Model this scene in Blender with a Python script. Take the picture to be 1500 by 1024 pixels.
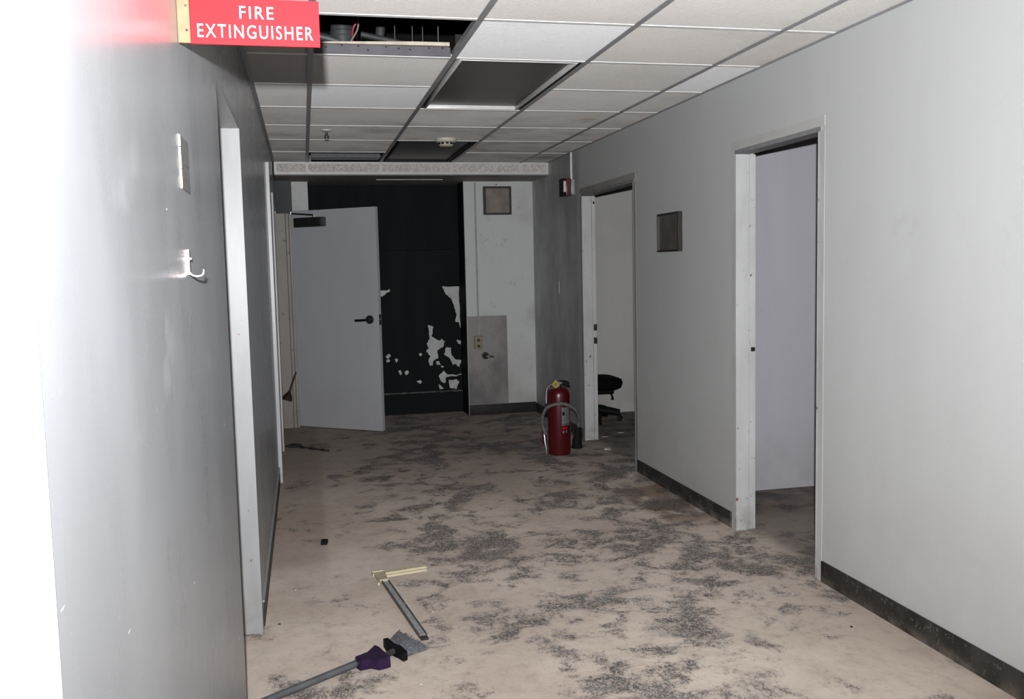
import bpy, bmesh, math, random
from mathutils import Matrix, Vector
random.seed(7)
S = bpy.context.scene
C = S.collection
for o in list(bpy.data.objects):
    bpy.data.objects.remove(o)

# ------------------------------------------------------------------ camera
cd = bpy.data.cameras.new('camera')
cam = bpy.data.objects.new('camera', cd); C.objects.link(cam)
rt = Vector((0.97490902, -0.22146175, -0.02251865))
up = Vector((0.04164029, 0.08205652, 0.99575741))
fw = Vector((0.21867437, 0.97171056, -0.08921938))
m = Matrix((rt, up, -fw)).transposed().to_4x4()
m.translation = Vector((0, 0, 1.394))
cam.matrix_world = m
cd.sensor_width = 36; cd.lens = 1342.7 * 36 / 1500; cd.clip_start = .02
S.camera = cam

# ------------------------------------------------------------------ light
w = bpy.data.worlds.new('world'); S.world = w; w.use_nodes = True
w.node_tree.nodes['Background'].inputs[0].default_value = (.5, .52, .55, 1)
w.node_tree.nodes['Background'].inputs[1].default_value = .01
ld = bpy.data.lights.new('camera_flash', 'SPOT')          # the flash above the lens
ld.energy = 790; ld.spot_size = math.radians(124); ld.spot_blend = 1.0; ld.shadow_soft_size = .014
ld.color = (.985, .99, 1.0)
fl = bpy.data.objects.new('camera_flash', ld); C.objects.link(fl)
fl.location = (-.02, -.08, 1.505)
fl.rotation_euler = Vector((0.215, 0.975, 0.17)).to_track_quat('-Z', 'Y').to_euler()
S.view_settings.view_transform = 'Standard'; S.view_settings.look = 'None'
S.view_settings.exposure = 0.0; S.view_settings.gamma = 1.0
S.view_settings.use_curve_mapping = False

# ------------------------------------------------------------------ helpers
def box(bm, x0, x1, y0, y1, z0, z1, bev=0, rot=None):
    r = bmesh.ops.create_cube(bm, size=1)
    c = Vector(((x0+x1)/2, (y0+y1)/2, (z0+z1)/2))
    for v in r['verts']:
        v.co = Vector((v.co.x*(x1-x0), v.co.y*(y1-y0), v.co.z*(z1-z0))) + c
    if bev:
        es = list({e for v in r['verts'] for e in v.link_edges})
        bmesh.ops.bevel(bm, geom=es, offset=bev, segments=2, affect='EDGES', profile=.5)
    return bm

def tube(bm, pts, r, seg=10, cap=True, flat=None):
    pts = [Vector(p) for p in pts]; rings = []; pn = None
    rs = r if isinstance(r, (list, tuple)) else [r]*len(pts)
    for i, p in enumerate(pts):
        t = (pts[min(i+1, len(pts)-1)] - pts[max(i-1, 0)]).normalized()
        if pn is None:
            a = Vector((0, 0, 1)) if abs(t.z) < .9 else Vector((1, 0, 0))
            pn = (a - t*a.dot(t)).normalized()
        else:
            pn = (pn - t*pn.dot(t)).normalized()
        b = t.cross(pn)
        rings.append([bm.verts.new(p + (pn*math.cos(2*math.pi*k/seg) + b*math.sin(2*math.pi*k/seg))*rs[i]) for k in range(seg)])
    for a, b in zip(rings, rings[1:]):
        for k in range(seg):
            bm.faces.new((a[k], a[(k+1) % seg], b[(k+1) % seg], b[k]))
    if cap:
        bm.faces.new(rings[0][::-1]); bm.faces.new(rings[-1])
    return bm

def lathe(bm, prof, seg=32, o=(0, 0, 0)):
    rings = []
    for (r, z) in prof:
        rings.append([bm.verts.new((o[0]+r*math.cos(2*math.pi*k/seg), o[1]+r*math.sin(2*math.pi*k/seg), o[2]+z)) for k in range(seg)])
    for a, b in zip(rings, rings[1:]):
        for k in range(seg):
            bm.faces.new((a[k], a[(k+1) % seg], b[(k+1) % seg], b[k]))
    bm.faces.new(rings[0][::-1]); bm.faces.new(rings[-1])
    return bm

def prism(bm, poly, fn0, fn1):
    """polygon of 2d points extruded between two 2d->3d maps"""
    a = [bm.verts.new(fn0(p)) for p in poly]; b = [bm.verts.new(fn1(p)) for p in poly]
    n = len(poly)
    bm.faces.new(a); bm.faces.new(b[::-1])
    for i in range(n):
        bm.faces.new((a[i], b[i], b[(i+1) % n], a[(i+1) % n]))
    return bm

def spline(pts, n=6):
    pts = [Vector(p) for p in pts]; out = []
    for i in range(len(pts)-1):
        p0 = pts[max(i-1, 0)]; p1 = pts[i]; p2 = pts[i+1]; p3 = pts[min(i+2, len(pts)-1)]
        for k in range(n):
            t = k/n
            out.append(.5*((2*p1)+(p2-p0)*t+(2*p0-5*p1+4*p2-p3)*t*t+(3*p1-p0-3*p2+p3)*t**3))
    out.append(pts[-1]); return out

def obj(name, bm, mt, parent=None, local=False, angle=35):
    bmesh.ops.recalc_face_normals(bm, faces=bm.faces[:])
    me = bpy.data.meshes.new(name); bm.to_mesh(me); bm.free()
    for p in me.polygons: p.use_smooth = True
    me.set_sharp_from_angle(angle=math.radians(angle))
    me.materials.append(mt)
    o = bpy.data.objects.new(name, me); C.objects.link(o)
    if parent:
        o.parent = parent
        if not local:
            o.matrix_parent_inverse = (Matrix.Translation(parent.location) @ parent.rotation_euler.to_matrix().to_4x4()).inverted()
    return o

def B(): return bmesh.new()
def bx(name, d, mt, parent=None, bev=0, local=False):
    return obj(name, box(B(), *d, bev=bev), mt, parent, local, 22)

def tag(o, label, cat=None, group=None, kind=None):
    o['label'] = label
    if cat: o['category'] = cat
    if group: o['group'] = group
    if kind: o['kind'] = kind
    return o

def thing(name, loc, label, cat, rotz=0, group=None, kind=None):
    o = bpy.data.objects.new(name, None); C.objects.link(o); o.empty_display_size = .05
    o.location = loc; o.rotation_euler = (0, 0, rotz)
    return tag(o, label, cat, group, kind)

# ------------------------------------------------------------------ materials
class NT:
    def __init__(s, name):
        s.m = bpy.data.materials.new(name); s.m.use_nodes = True
        s.t = s.m.node_tree; s.b = s.t.nodes['Principled BSDF']; s._p = None
    def n(s, t, **k):
        x = s.t.nodes.new(t)
        for a, v in k.items(): setattr(x, a, v)
        return x
    def L(s, a, b): s.t.links.new(a, b)
    def pos(s, scale=(1, 1, 1)):
        if s._p is None: s._p = s.n('ShaderNodeNewGeometry').outputs['Position']
        if scale == (1, 1, 1): return s._p
        v = s.n('ShaderNodeVectorMath', operation='MULTIPLY'); s.L(s._p, v.inputs[0]); v.inputs[1].default_value = scale
        return v.outputs[0]
    def noise(s, sc, detail=4, rough=.55, stretch=(1, 1, 1), dist=0):
        x = s.n('ShaderNodeTexNoise'); s.L(s.pos(stretch), x.inputs['Vector'])
        x.inputs['Scale'].default_value = sc; x.inputs['Detail'].default_value = detail
        x.inputs['Roughness'].default_value = rough; x.inputs['Distortion'].default_value = dist
        return x.outputs['Fac']
    def ramp(s, f, a, b, v0=0., v1=1.):
        x = s.n('ShaderNodeMapRange'); x.interpolation_type = 'SMOOTHSTEP'
        s.L(f, x.inputs['Value'])
        x.inputs['From Min'].default_value = a; x.inputs['From Max'].default_value = b
        x.inputs['To Min'].default_value = v0; x.inputs['To Max'].default_value = v1
        return x.outputs['Result']
    def math(s, op, a, b=None):
        x = s.n('ShaderNodeMath', operation=op)
        for i, v in enumerate((a, b)):
            if v is None: continue
            if isinstance(v, (int, float)): x.inputs[i].default_value = v
            else: s.L(v, x.inputs[i])
        return x.outputs[0]
    def mix(s, f, a, b):
        x = s.n('ShaderNodeMix', data_type='RGBA')
        if isinstance(f, (int, float)): x.inputs['Factor'].default_value = f
        else: s.L(f, x.inputs['Factor'])
        for k, v in (('A', a), ('B', b)):
            i = [q for q in x.inputs if q.name == k and q.type == 'RGBA'][0]
            if isinstance(v, tuple): i.default_value = (*v, 1)
            else: s.L(v, i)
        return [q for q in x.outputs if q.type == 'RGBA'][0]
    def xyz(s):
        x = s.n('ShaderNodeSeparateXYZ'); s.L(s.pos(), x.inputs[0]); return x.outputs
    def bump(s, h, strength=.2, dist=.005):
        x = s.n('ShaderNodeBump'); s.L(h, x.inputs['Height'])
        x.inputs['Strength'].default_value = strength; x.inputs['Distance'].default_value = dist
        s.L(x.outputs[0], s.b.inputs['Normal'])
    def col(s, c):
        if isinstance(c, tuple): s.b.inputs['Base Color'].default_value = (*c, 1)
        else: s.L(c, s.b.inputs['Base Color'])
    def rough(s, r):
        if isinstance(r, (int, float)): s.b.inputs['Roughness'].default_value = r
        else: s.L(r, s.b.inputs['Roughness'])

def simple(name, c, rough=.5, metal=0., var=.12, sc=18, bump=0., bsc=90, spec=.5):
    t = NT(name)
    n = t.noise(sc, 4)
    t.col(t.mix(t.ramp(n, .3, .7), tuple(x*(1-var) for x in c), tuple(min(1, x*(1+var)) for x in c)))
    t.rough(rough); t.b.inputs['Metallic'].default_value = metal
    t.b.inputs['Specular IOR Level'].default_value = spec
    if bump: t.bump(t.noise(bsc, 3), bump, .002)
    return t.m

def chipped(name, c, under, thr=.66, rough=.4, sc=28, lowdirt=0.):
    """painted metal or wood with small chips showing what lies under the paint"""
    t = NT(name)
    n = t.noise(sc, 5, .65)
    big = t.noise(3, 3)
    chip = t.ramp(t.math('ADD', n, t.math('MULTIPLY', big, .12)), thr+.06, thr+.075)
    base = t.mix(t.ramp(t.noise(9, 4, .6, (1, 1, .3)), .35, .7), c, tuple(x*.86 for x in c))
    if lowdirt:
        z = t.xyz()[2]
        d = t.math('MULTIPLY', t.ramp(z, .25, 0.0, 0, lowdirt), t.ramp(t.noise(12, 5), .35, .65))
        base = t.mix(d, base, (.25, .18, .13))
    t.col(t.mix(chip, base, under)); t.rough(rough)
    return t.m

def wall_mat(name, c, rough=.45, dirt=.35, stains=(.28, .27, .26), gloss_var=.08, low=None, streaky=.03, spec=.5, nicks=.79, far=None, scuff=0, along=1):
    t = NT(name)
    streak = t.noise(7, 4, .6, (1, along*2 if along < 1 else 1, .15))
    blot = t.noise(1.3, 5, .6)
    fine = t.noise(60, 3, .55, (1, along, 1))
    base = t.mix(t.ramp(streak, .3, .7), tuple(x*(1-streaky) for x in c), tuple(x*(1+streaky) for x in c))
    base = t.mix(t.math('MULTIPLY', t.ramp(blot, .48, .80), dirt), base, stains)
    sm = t.math('MULTIPLY', t.ramp(t.noise(5, 6, .7, (1, along, 1)), .58, .76), dirt*.8)
    base = t.mix(sm, base, tuple(x*.6 for x in stains))
    nick = t.ramp(t.noise(34, 2, .4), nicks, nicks+.02)
    base = t.mix(nick, base, tuple(min(.8, x*1.5+.05) for x in c))
    if scuff:
        sc_ = t.math('MULTIPLY', t.ramp(t.noise(26, 3, .55, (1, .13, .30), .3), .60, .76), t.ramp(t.noise(2.3, 3), .42, .6, .15, scuff))
        base = t.mix(sc_, base, tuple(min(.8, x*1.6) for x in c))
        base = t.mix(t.math('MULTIPLY', t.ramp(t.noise(70, 1, .3, (1, .15, .7)), .80, .83), .9), base, (.7, .7, .68))
    if low:
        z = t.xyz()[2]
        d2 = t.math('MULTIPLY', t.ramp(z, low[0], .05), t.ramp(t.noise(3.5, 5, .6), .3, .72, .1, low[1]))
        base = t.mix(d2, base, low[2])
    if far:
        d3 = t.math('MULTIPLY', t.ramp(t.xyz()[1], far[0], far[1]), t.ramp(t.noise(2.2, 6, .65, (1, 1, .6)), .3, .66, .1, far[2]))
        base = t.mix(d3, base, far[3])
    t.col(base)
    t.b.inputs['Specular IOR Level'].default_value = spec
    t.rough(t.ramp(streak, .25, .75, rough-gloss_var, rough+gloss_var))
    if along == 1: t.bump(fine, .12, .001)
    else: t.b.inputs['Diffuse Roughness'].default_value = .5
    return t.m

M = {}
M['wall_l'] = wall_mat('grey gloss paint left', (.130, .134, .140), .29, .05, gloss_var=.05, streaky=.05, nicks=.9, scuff=.45, along=.16)
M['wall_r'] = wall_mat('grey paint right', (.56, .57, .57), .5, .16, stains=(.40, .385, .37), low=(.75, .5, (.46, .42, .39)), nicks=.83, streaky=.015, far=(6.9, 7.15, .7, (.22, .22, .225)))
M['wall_b'] = wall_mat('pale back wall paint', (.66, .67, .67), .55, .95, stains=(.42, .41, .38), low=(.9, .6, (.38, .36, .31)), nicks=.83, streaky=.02)
M['wall_room'] = wall_mat('lilac white room paint', (.56, .55, .60), .65, .1, low=(.5, .75, (.40, .39, .41)), nicks=.84, streaky=.012)
M['wall_room2'] = wall_mat('white room paint', (.66, .65, .63), .65, .15, low=(.4, .6, (.42, .38, .34)), nicks=.84, streaky=.012)
M['black_wall'] = wall_mat('blue black paint', (.0075, .0105, .012), .7, .3, stains=(.013, .013, .012), spec=.12, streaky=.08, nicks=.9)
M['black_wall2'] = wall_mat('charcoal paint', (.0105, .0125, .0135), .7, .4, stains=(.016, .013, .012), spec=.12, streaky=.08, nicks=.9)
M['return'] = wall_mat('grazing shade grey', (.085, .088, .092), .6, .5, stains=(.04, .038, .037), spec=.2)  # dark base colour stands in for the dimness of grazing light
M['plaster'] = simple('bare plaster', (.62, .62, .62), .85, var=.12, sc=14, bump=.2)
M['white'] = chipped('white frame paint', (.63, .635, .64), (.2, .1, .06), .665, .35, lowdirt=.5)
M['white_near'] = chipped('white gloss frame', (.82, .82, .81), (.45, .2, .1), .72, .35)
M['white_l'] = chipped('white frame paint left', (.345, .35, .355), (.2, .1, .06), .70, .4, lowdirt=.4)
M['head_shade'] = simple('shaded header underside', (.24, .24, .25), .6)  # darker than the white jambs: underside shade put into the colour
M['lilac'] = chipped('lilac white frame paint', (.62, .61, .65), (.2, .15, .12), .72, .4, lowdirt=.4)
M['beige'] = chipped('worn beige frame paint', (.33, .305, .27), (.12, .08, .06), .66, .5, 22, lowdirt=.4)
M['face'] = chipped('frame face paint', (.56, .565, .56), (.35, .25, .2), .70, .45)
M['head_dirty'] = wall_mat('scorched header paint', (.34, .33, .31), .55, .9, stains=(.12, .115, .105))
M['head_light'] = wall_mat('stained header paint', (.535, .535, .525), .5, .9, stains=(.44, .375, .34))
M['door'] = wall_mat('blue grey door paint', (.53, .54, .58), .5, .1, low=(.55, .45, (.44, .43, .43)), nicks=.84, streaky=.015)
M['dark_metal'] = simple('dark bronze metal', (.07, .07, .072), .35, .7)
M['black'] = simple('black plastic', (.007, .007, .008), .55, spec=.15)
M['rubber'] = simple('black rubber', (.010, .0095, .010), .8, spec=.2)
M['steel'] = simple('dull steel', (.48, .48, .49), .32, 1., .2, 40)
M['chrome'] = simple('chrome', (.75, .75, .76), .12, 1., .05)
M['hookm'] = simple('coppery hook metal', (.30, .25, .24), .3, .6, .2)
M['alu'] = simple('aluminium', (.55, .55, .57), .3, 1., .1)
M['cream'] = simple('cream plastic', (.62, .55, .38), .5, var=.06)
M['cream_dusty'] = simple('dusty cream plastic', (.52, .43, .33), .7, var=.12, sc=40)
M['purple'] = simple('dark purple plastic', (.022, .009, .038), .25, var=.25)
M['pole'] = simple('grey painted pole', (.10, .107, .115), .4, .2, .15)
M['bristle'] = simple('grey bristles', (.13, .137, .15), .6, var=.6, sc=120)
M['red'] = simple('extinguisher red', (.082, .005, .009), .3, var=.12)
M['red_dark'] = simple('dark red plastic', (.10, .008, .014), .35)
M['red_rubber'] = simple('dark red rubber', (.045, .010, .010), .6)
M['yellow'] = simple('yellow tag', (.40, .27, .02), .6, var=.2, sc=60)
M['hose'] = simple('dusty grey hose', (.13, .128, .126), .7, var=.25, sc=40)
M['label'] = simple('silver grey label', (.22, .225, .23), .4, .3, .15, 60)
M['sign_red'] = simple('sign red', (.50, .008, .014), .6, var=.03, spec=.2)
M['sign_white'] = simple('sign white', (.55, .55, .55), .6, var=.02, spec=.2)
M['dustledge'] = simple('dusty ledge', (.10, .10, .098), .9, var=.7, sc=14)
M['tan'] = simple('tan hardboard', (.27, .13, .062), .6, var=.1, sc=30)
M['runner'] = simple('grey grid metal', (.36, .36, .375), .45, .1, .1)
M['tee'] = simple('white grid metal', (.88, .87, .86), .4, .0, .04)
M['frame_white'] = simple('white enamel', (.72, .72, .71), .35, .0, .06)
M['lens'] = simple('dead light lens', (.078, .073, .066), .38, var=.12, sc=3)
M['lens2'] = simple('smoked light lens', (.035, .035, .037), .4, var=.2, sc=3)
M['housing'] = simple('black housing', (.008, .008, .008), .7)
M['galv'] = simple('galvanised duct', (.09, .095, .10), .5, .3, .2)
M['galv_pipe'] = simple('grey pipe', (.08, .085, .09), .5, .2, .2)
M['cable_red'] = simple('red cable', (.35, .03, .04), .5)
M['cable_white'] = simple('pale cable', (.3, .3, .3), .5)
M['wire'] = simple('dull wire', (.12, .12, .12), .6)
M['strip_grey'] = simple('scuffed grey aluminium', (.42, .42, .43), .45, .15, .2, 60)
M['strip_dark'] = simple('dark strip lip', (.10, .10, .095), .5, .2, .3, 60)
M['channel'] = simple('grey steel channel', (.115, .11, .125), .5, .2, .15)
M['board'] = simple('board edge', (.62, .54, .44), .7, var=.15)
M['concrete'] = simple('dark concrete deck', (.05, .05, .052), .9, var=.3, sc=4)
M['detector'] = simple('ivory plastic', (.66, .62, .50), .45, var=.08)
M['mirror'] = simple('tarnished panel', (.17, .155, .14), .25, .4, .15, 6)
M['tanpaper'] = simple('stained tan paper', (.27, .235, .21), .7, var=.22, sc=9)
M['framewood'] = simple('black brown frame', (.022, .018, .016), .4)
M['ivory'] = simple('ivory outlet', (.30, .25, .15), .45, var=.2, sc=50)
M['strobe_lens'] = simple('strobe lens', (.82, .8, .82), .15, .2, .05)
M['strobe_glass'] = simple('pale green grey plastic', (.33, .37, .36), .3, var=.2)
M['paper'] = simple('white scrap', (.50, .48, .46), .7, var=.1)
M['rag'] = simple('charred rag', (.03, .028, .026), .9, var=.5, sc=40, bump=.5)
M['plate'] = simple('brushed plate', (.24, .24, .238), .35, .2, .12, 30)
M['plate_edge'] = simple('brass plate edge', (.22, .21, .165), .5, .0, .25, 60)
M['chairfabric'] = simple('black upholstery', (.005, .005, .0055), .9, var=.2, bump=.2, spec=.1)

# speckled black baseboard
t = NT('black rubber baseboard')
n = t.noise(60, 5, .7)
base = t.mix(t.ramp(t.noise(6, 4), .35, .7), (.020, .019, .017), (.05, .047, .042))
base = t.mix(t.ramp(n, .58, .66), base, (.17, .155, .13))
z = t.xyz()[2]
base = t.mix(t.math('MULTIPLY', t.ramp(z, .05, 0, 0, .55), t.ramp(t.noise(9, 4), .4, .65)), base, (.30, .25, .21))
t.col(base); t.rough(.6); t.bump(n, .3, .003); M['base'] = t.m
M['base_l'] = simple('grey baseboard', (.022, .022, .022), .6, var=.3, sc=12, spec=.3)
M['base_l2'] = simple('grey baseboard left', (.04, .04, .04), .5, var=.3, sc=12)
M['bead'] = simple('pale baseboard cap', (.36, .36, .36), .4)

# stainless sheet with smears
t = NT('smeared steel sheet')
sm = t.noise(3.2, 5, .6, (1, 1, .7))
t.col(t.mix(t.ramp(sm, .3, .7), (.15, .145, .145), (.33, .31, .30))); t.b.inputs['Metallic'].default_value = .35
t.rough(t.ramp(sm, .3, .7, .38, .6)); M['sheet'] = t.m

# ceiling tile
t = NT('mineral ceiling tile')
oi = t.n('ShaderNodeObjectInfo').outputs['Random']
clean = t.mix(t.ramp(oi, .0, 1.), (.455, .431, .412), (.50, .478, .459))
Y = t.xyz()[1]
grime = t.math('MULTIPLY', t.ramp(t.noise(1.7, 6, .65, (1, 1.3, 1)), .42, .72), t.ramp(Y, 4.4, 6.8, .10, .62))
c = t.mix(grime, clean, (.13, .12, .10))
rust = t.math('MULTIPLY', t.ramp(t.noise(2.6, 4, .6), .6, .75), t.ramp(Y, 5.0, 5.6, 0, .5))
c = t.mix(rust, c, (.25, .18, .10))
sp = t.noise(170, 2, .6)
c = t.mix(t.ramp(sp, .58, .70, 0, .35), c, (.20, .19, .175))
t.col(c); t.rough(.95); t.b.inputs['Specular IOR Level'].default_value = .15
t.bump(t.math('ADD', sp, t.noise(60, 3)), .5, .004); t.b.inputs['Diffuse Roughness'].default_value = 1.0; M['tile'] = t.m

t = NT('newer ceiling tile')
sp = t.noise(170, 2, .6)
c = t.mix(t.ramp(t.noise(2.5, 5), .5, .8, 0, .3), (.60, .60, .61), (.48, .465, .45))
t.col(t.mix(t.ramp(sp, .58, .70, 0, .3), c, (.29, .285, .28))); t.rough(.95)
t.bump(t.math('ADD', sp, t.noise(60, 3)), .5, .004); t.b.inputs['Diffuse Roughness'].default_value = 1.0; M['tile_new'] = t.m

# rough broken tile edge on the bulkhead
t = NT('coarse tile core')
n = t.noise(70, 4, .7)
c = t.mix(t.ramp(n, .40, .60), (.56, .52, .49), (.80, .75, .72))
c = t.mix(t.ramp(t.noise(28, 4, .7), .66, .72), c, (.14, .11, .10))
t.col(c); t.rough(.95); t.bump(n, .8, .006); M['core'] = t.m
M['soffit'] = wall_mat('sooty soffit', (.32, .30, .275), .7, .8, stains=(.12, .112, .10))

# dusty floor: pale dust lying over dark old adhesive
t = NT('dust over dark floor')
X, Yc, Z = t.xyz()
big = t.noise(5.2, 7, .68, (1, 1, 0), .3)
cover = t.noise(1.25, 4, .55, (1, 1, 0))
patch = t.math('ADD', big, t.math('MULTIPLY', t.math('SUBTRACT', cover, .5), .55))
patch = t.math('SUBTRACT', patch, t.math('MULTIPLY', t.ramp(X, .0, .8, .12, 0.), t.ramp(Yc, 3.0, 4.2, .25, 1.)))
patch = t.math('ADD', patch, t.ramp(Yc, 2.6, 5.0, .0, .03))
mask = t.ramp(patch, .455, .60)
sq = t.noise(75, 3, .65, (1, .8, 0), 1.0)
sq2 = t.noise(190, 2, .6, (1, 1, 0), .6)
fleck = t.math('ADD', t.math('MULTIPLY', sq, .6), t.math('MULTIPLY', sq2, .4))
squig = t.ramp(t.math('ADD', fleck, t.math('MULTIPLY', mask, .07)), .515, .60)
soft = t.ramp(patch, .47, .66)
dark = t.math('ADD', t.math('MULTIPLY', t.math('MULTIPLY', mask, squig), .66), t.math('MULTIPLY', soft, .30))
loose = t.math('MULTIPLY', t.ramp(t.noise(95, 3, .7, (1, .7, 0), .5), .60, .70), t.ramp(t.noise(4.2, 4, .6, (1, 1, 0)), .44, .62, .05, .55))
dark = t.math('MINIMUM', t.math('ADD', dark, loose), .92)
dust = t.mix(t.ramp(t.noise(1.1, 5, .6, (1, 1, 0)), .35, .68), (.43, .358, .303), (.555, .477, .412))
dust = t.mix(t.ramp(t.noise(7, 5, .65, (1, 1, 0)), .45, .75, 0, .4), dust, (.32, .26, .22))
dust = t.mix(t.ramp(t.noise(16, 6, .75, (1, .8, 0)), .46, .72, 0, .38), dust, (.25, .205, .177))
brown = t.math('MULTIPLY', t.ramp(X, .10, .03), t.math('MULTIPLY', t.ramp(Yc, 4.0, 4.5), .4))
dust = t.mix(brown, dust, (.20, .145, .118))
Xw = t.math('ADD', X, t.math('MULTIPLY', t.math('SUBTRACT', t.noise(4, 4, .6, (1, 1, 0)), .5), .35))
wet = t.math('MULTIPLY', t.ramp(Xw, 1.80, 1.90), t.math('MULTIPLY', t.ramp(Yc, 4.35, 4.7), t.ramp(Yc, 5.6, 5.35)))
wet = t.math('MULTIPLY', wet, t.ramp(t.noise(3, 4, .6, (1, 1, 0)), .36, .5))
dust = t.mix(t.math('MULTIPLY', wet, .85), dust, (.19, .125, .09))
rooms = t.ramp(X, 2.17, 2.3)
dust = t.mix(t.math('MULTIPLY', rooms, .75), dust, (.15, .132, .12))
far = t.ramp(Yc, 4.6, 7.2, 0, .6)  # light falloff painted in: dust colour darkens down the corridor
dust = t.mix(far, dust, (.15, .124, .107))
deep = t.mix(t.ramp(t.noise(4, 3, .5, (1, 1, 0)), .4, .65), (.065, .065, .066), (.12, .12, .124))
c = t.mix(dark, dust, deep)
t.col(c); t.rough(.88); t.b.inputs['Specular IOR Level'].default_value = .25
t.bump(t.math('SUBTRACT', t.noise(40, 4, .6, (1, 1, 0)), t.math('MULTIPLY', dark, .8)), .5, .006)
t.b.inputs['Diffuse Roughness'].default_value = .35; M['floor'] = t.m

# ------------------------------------------------------------------ setting
XL, XR, H, DECK = -.212, 2.15, 2.308, 2.95
YB, YA = 8.52, 8.82            # back wall plane, black alcove plane
tag(bx('floor', (-3, 4.7, -1.8, 9.1, -.12, 0), M['floor']), 'bare floor with pale dust over dark old adhesive', kind='structure')

def wall(name, boxes, mt, label):
    bm = B()
    for b in boxes: box(bm, *b)
    return tag(obj(name, bm, mt), label, kind='structure')

D1 = (3.56, 4.31); D2 = (5.81, 6.94); DH = 1.936
XR2 = XR + .105
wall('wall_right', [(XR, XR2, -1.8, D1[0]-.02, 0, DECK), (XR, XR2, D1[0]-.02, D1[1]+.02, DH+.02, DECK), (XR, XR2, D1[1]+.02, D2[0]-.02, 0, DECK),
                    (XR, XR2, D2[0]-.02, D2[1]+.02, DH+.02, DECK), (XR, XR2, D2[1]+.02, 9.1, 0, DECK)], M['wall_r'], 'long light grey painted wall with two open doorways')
L1 = (2.69, 3.60); L2 = (7.33, 8.40); XL2 = XL - .13
wall('wall_left', [(XL2, XL, -1.8, L1[0], 0, DECK), (XL2, XL, L1[0], L1[1], 1.945, DECK), (XL2, XL, L1[1], L2[0], 0, DECK),
                   (XL2, XL, L2[0], L2[1], 1.96, DECK), (XL2, XL, L2[1], 9.1, 0, DECK)], M['wall_l'], 'glossy grey painted wall beside the red sign')
wall('wall_return', [(XL, -.072, 8.42, 9.1, 0, 2.2)], M['return'], 'wall return with grazing shade painted in dark grey above the beige jamb')
wall('wall_back', [(1.487, XR, YB, 9.1, 0, 2.2), (-.072, .070, YB, 9.1, 0, 2.2)], M['wall_b'], 'pale painted end wall on both sides of the black alcove')
al = wall('wall_alcove', [(.070, 1.487, YA, 9.1, 0, 1.577), (1.478, 1.4865, YB+.004, YA, 0, 2.2), (.0705, .079, YB+.004, YA, 0, 2.2)], M['black_wall2'], 'recessed black wall with flaking paint at the corridor end')
bx('upper_panel', (.079, 1.478, YA-.006, YA+.01, 1.58, 2.2), M['black_wall'], al)
bx('skirting', (.079, 1.478, YA-.03, YA, 0, .20), M['black_wall2'], al, .004)
bx('ledge', (.079, 1.478, YA-.034, YA,   .20, .214), M['dustledge'], al, .003)
peel = [[(1.308,1.227),(1.472,1.222),(1.474,1.011),(1.474,.776),(1.468,.839),(1.461,.879),(1.424,.881),(1.441,.95),(1.42,1.014),(1.391,1.108),(1.337,1.149),(1.322,1.188)],
 [(.682,1.205),(.766,1.2),(.804,1.21),(.803,1.187),(.765,1.18),(.726,1.143),(.688,1.167)],
 [(1.153,.854),(1.21,.836),(1.2,.782),(1.191,.743),(1.261,.702),(1.293,.716),(1.32,.691),(1.298,.637),(1.242,.608),(1.248,.53),(1.2,.508),(1.191,.461),(1.159,.463),(1.153,.518),(1.17,.557),(1.132,.597),(1.157,.628),(1.139,.675),(1.17,.721),(1.166,.799)],
 [(1.33,.636),(1.377,.626),(1.378,.555),(1.413,.514),(1.474,.5),(1.451,.434),(1.42,.467),(1.388,.46),(1.366,.517),(1.304,.566)],
 [(1.431,.703),(1.474,.692),(1.474,.653),(1.449,.663)],
 [(1.247,.357),(1.299,.406),(1.33,.368),(1.417,.356),(1.473,.369),(1.465,.359),(1.408,.346),(1.321,.34),(1.312,.287),(1.28,.292)],
 [(1.344,.312),(1.416,.317),(1.447,.292),(1.43,.253),(1.421,.218),(1.397,.231),(1.357,.228)],
 [(1.245,.278),(1.294,.228),(1.254,.225)], [(1.223,.499),(1.255,.501),(1.269,.466),(1.23,.468)],
 [(.739,.571),(.772,.595),(.79,.573),(.758,.543)], [(.743,.533),(.771,.541),(.781,.519),(.749,.511)], [(.824,.54),(.848,.547),(.856,.528),(.839,.504)],
 [(.856,.425),(.878,.431),(.889,.393),(.873,.381)], [(.916,.412),(.947,.427),(.958,.405),(.93,.377)], [(1.057,.582),(1.082,.59),(1.094,.571),(1.068,.558)],
 [(1.026,.315),(1.066,.326),(1.082,.305),(1.065,.287)], [(1.269,.458),(1.3,.449),(1.284,.434)]]
def ragged(poly, n=3, amp=.007):
    out = []
    for i, p in enumerate(poly):
        q = poly[(i+1) % len(poly)]
        for k in range(n):
            f = k/n; a = 0 if k == 0 else amp
            out.append((min(1.476, p[0]+(q[0]-p[0])*f+random.uniform(-a, a)), p[1]+(q[1]-p[1])*f+random.uniform(-a, a)))
    return out
for k, pl in enumerate(peel):
    pl = ragged(pl, 3 if len(pl) > 5 else 2, .006 if len(pl) > 5 else .003)
    obj('bare_patch', prism(B(), pl, lambda p: (p[0], YA-.0016, p[1]), lambda p: (p[0], YA+.002, p[1])), M['plaster'], al)

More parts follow.
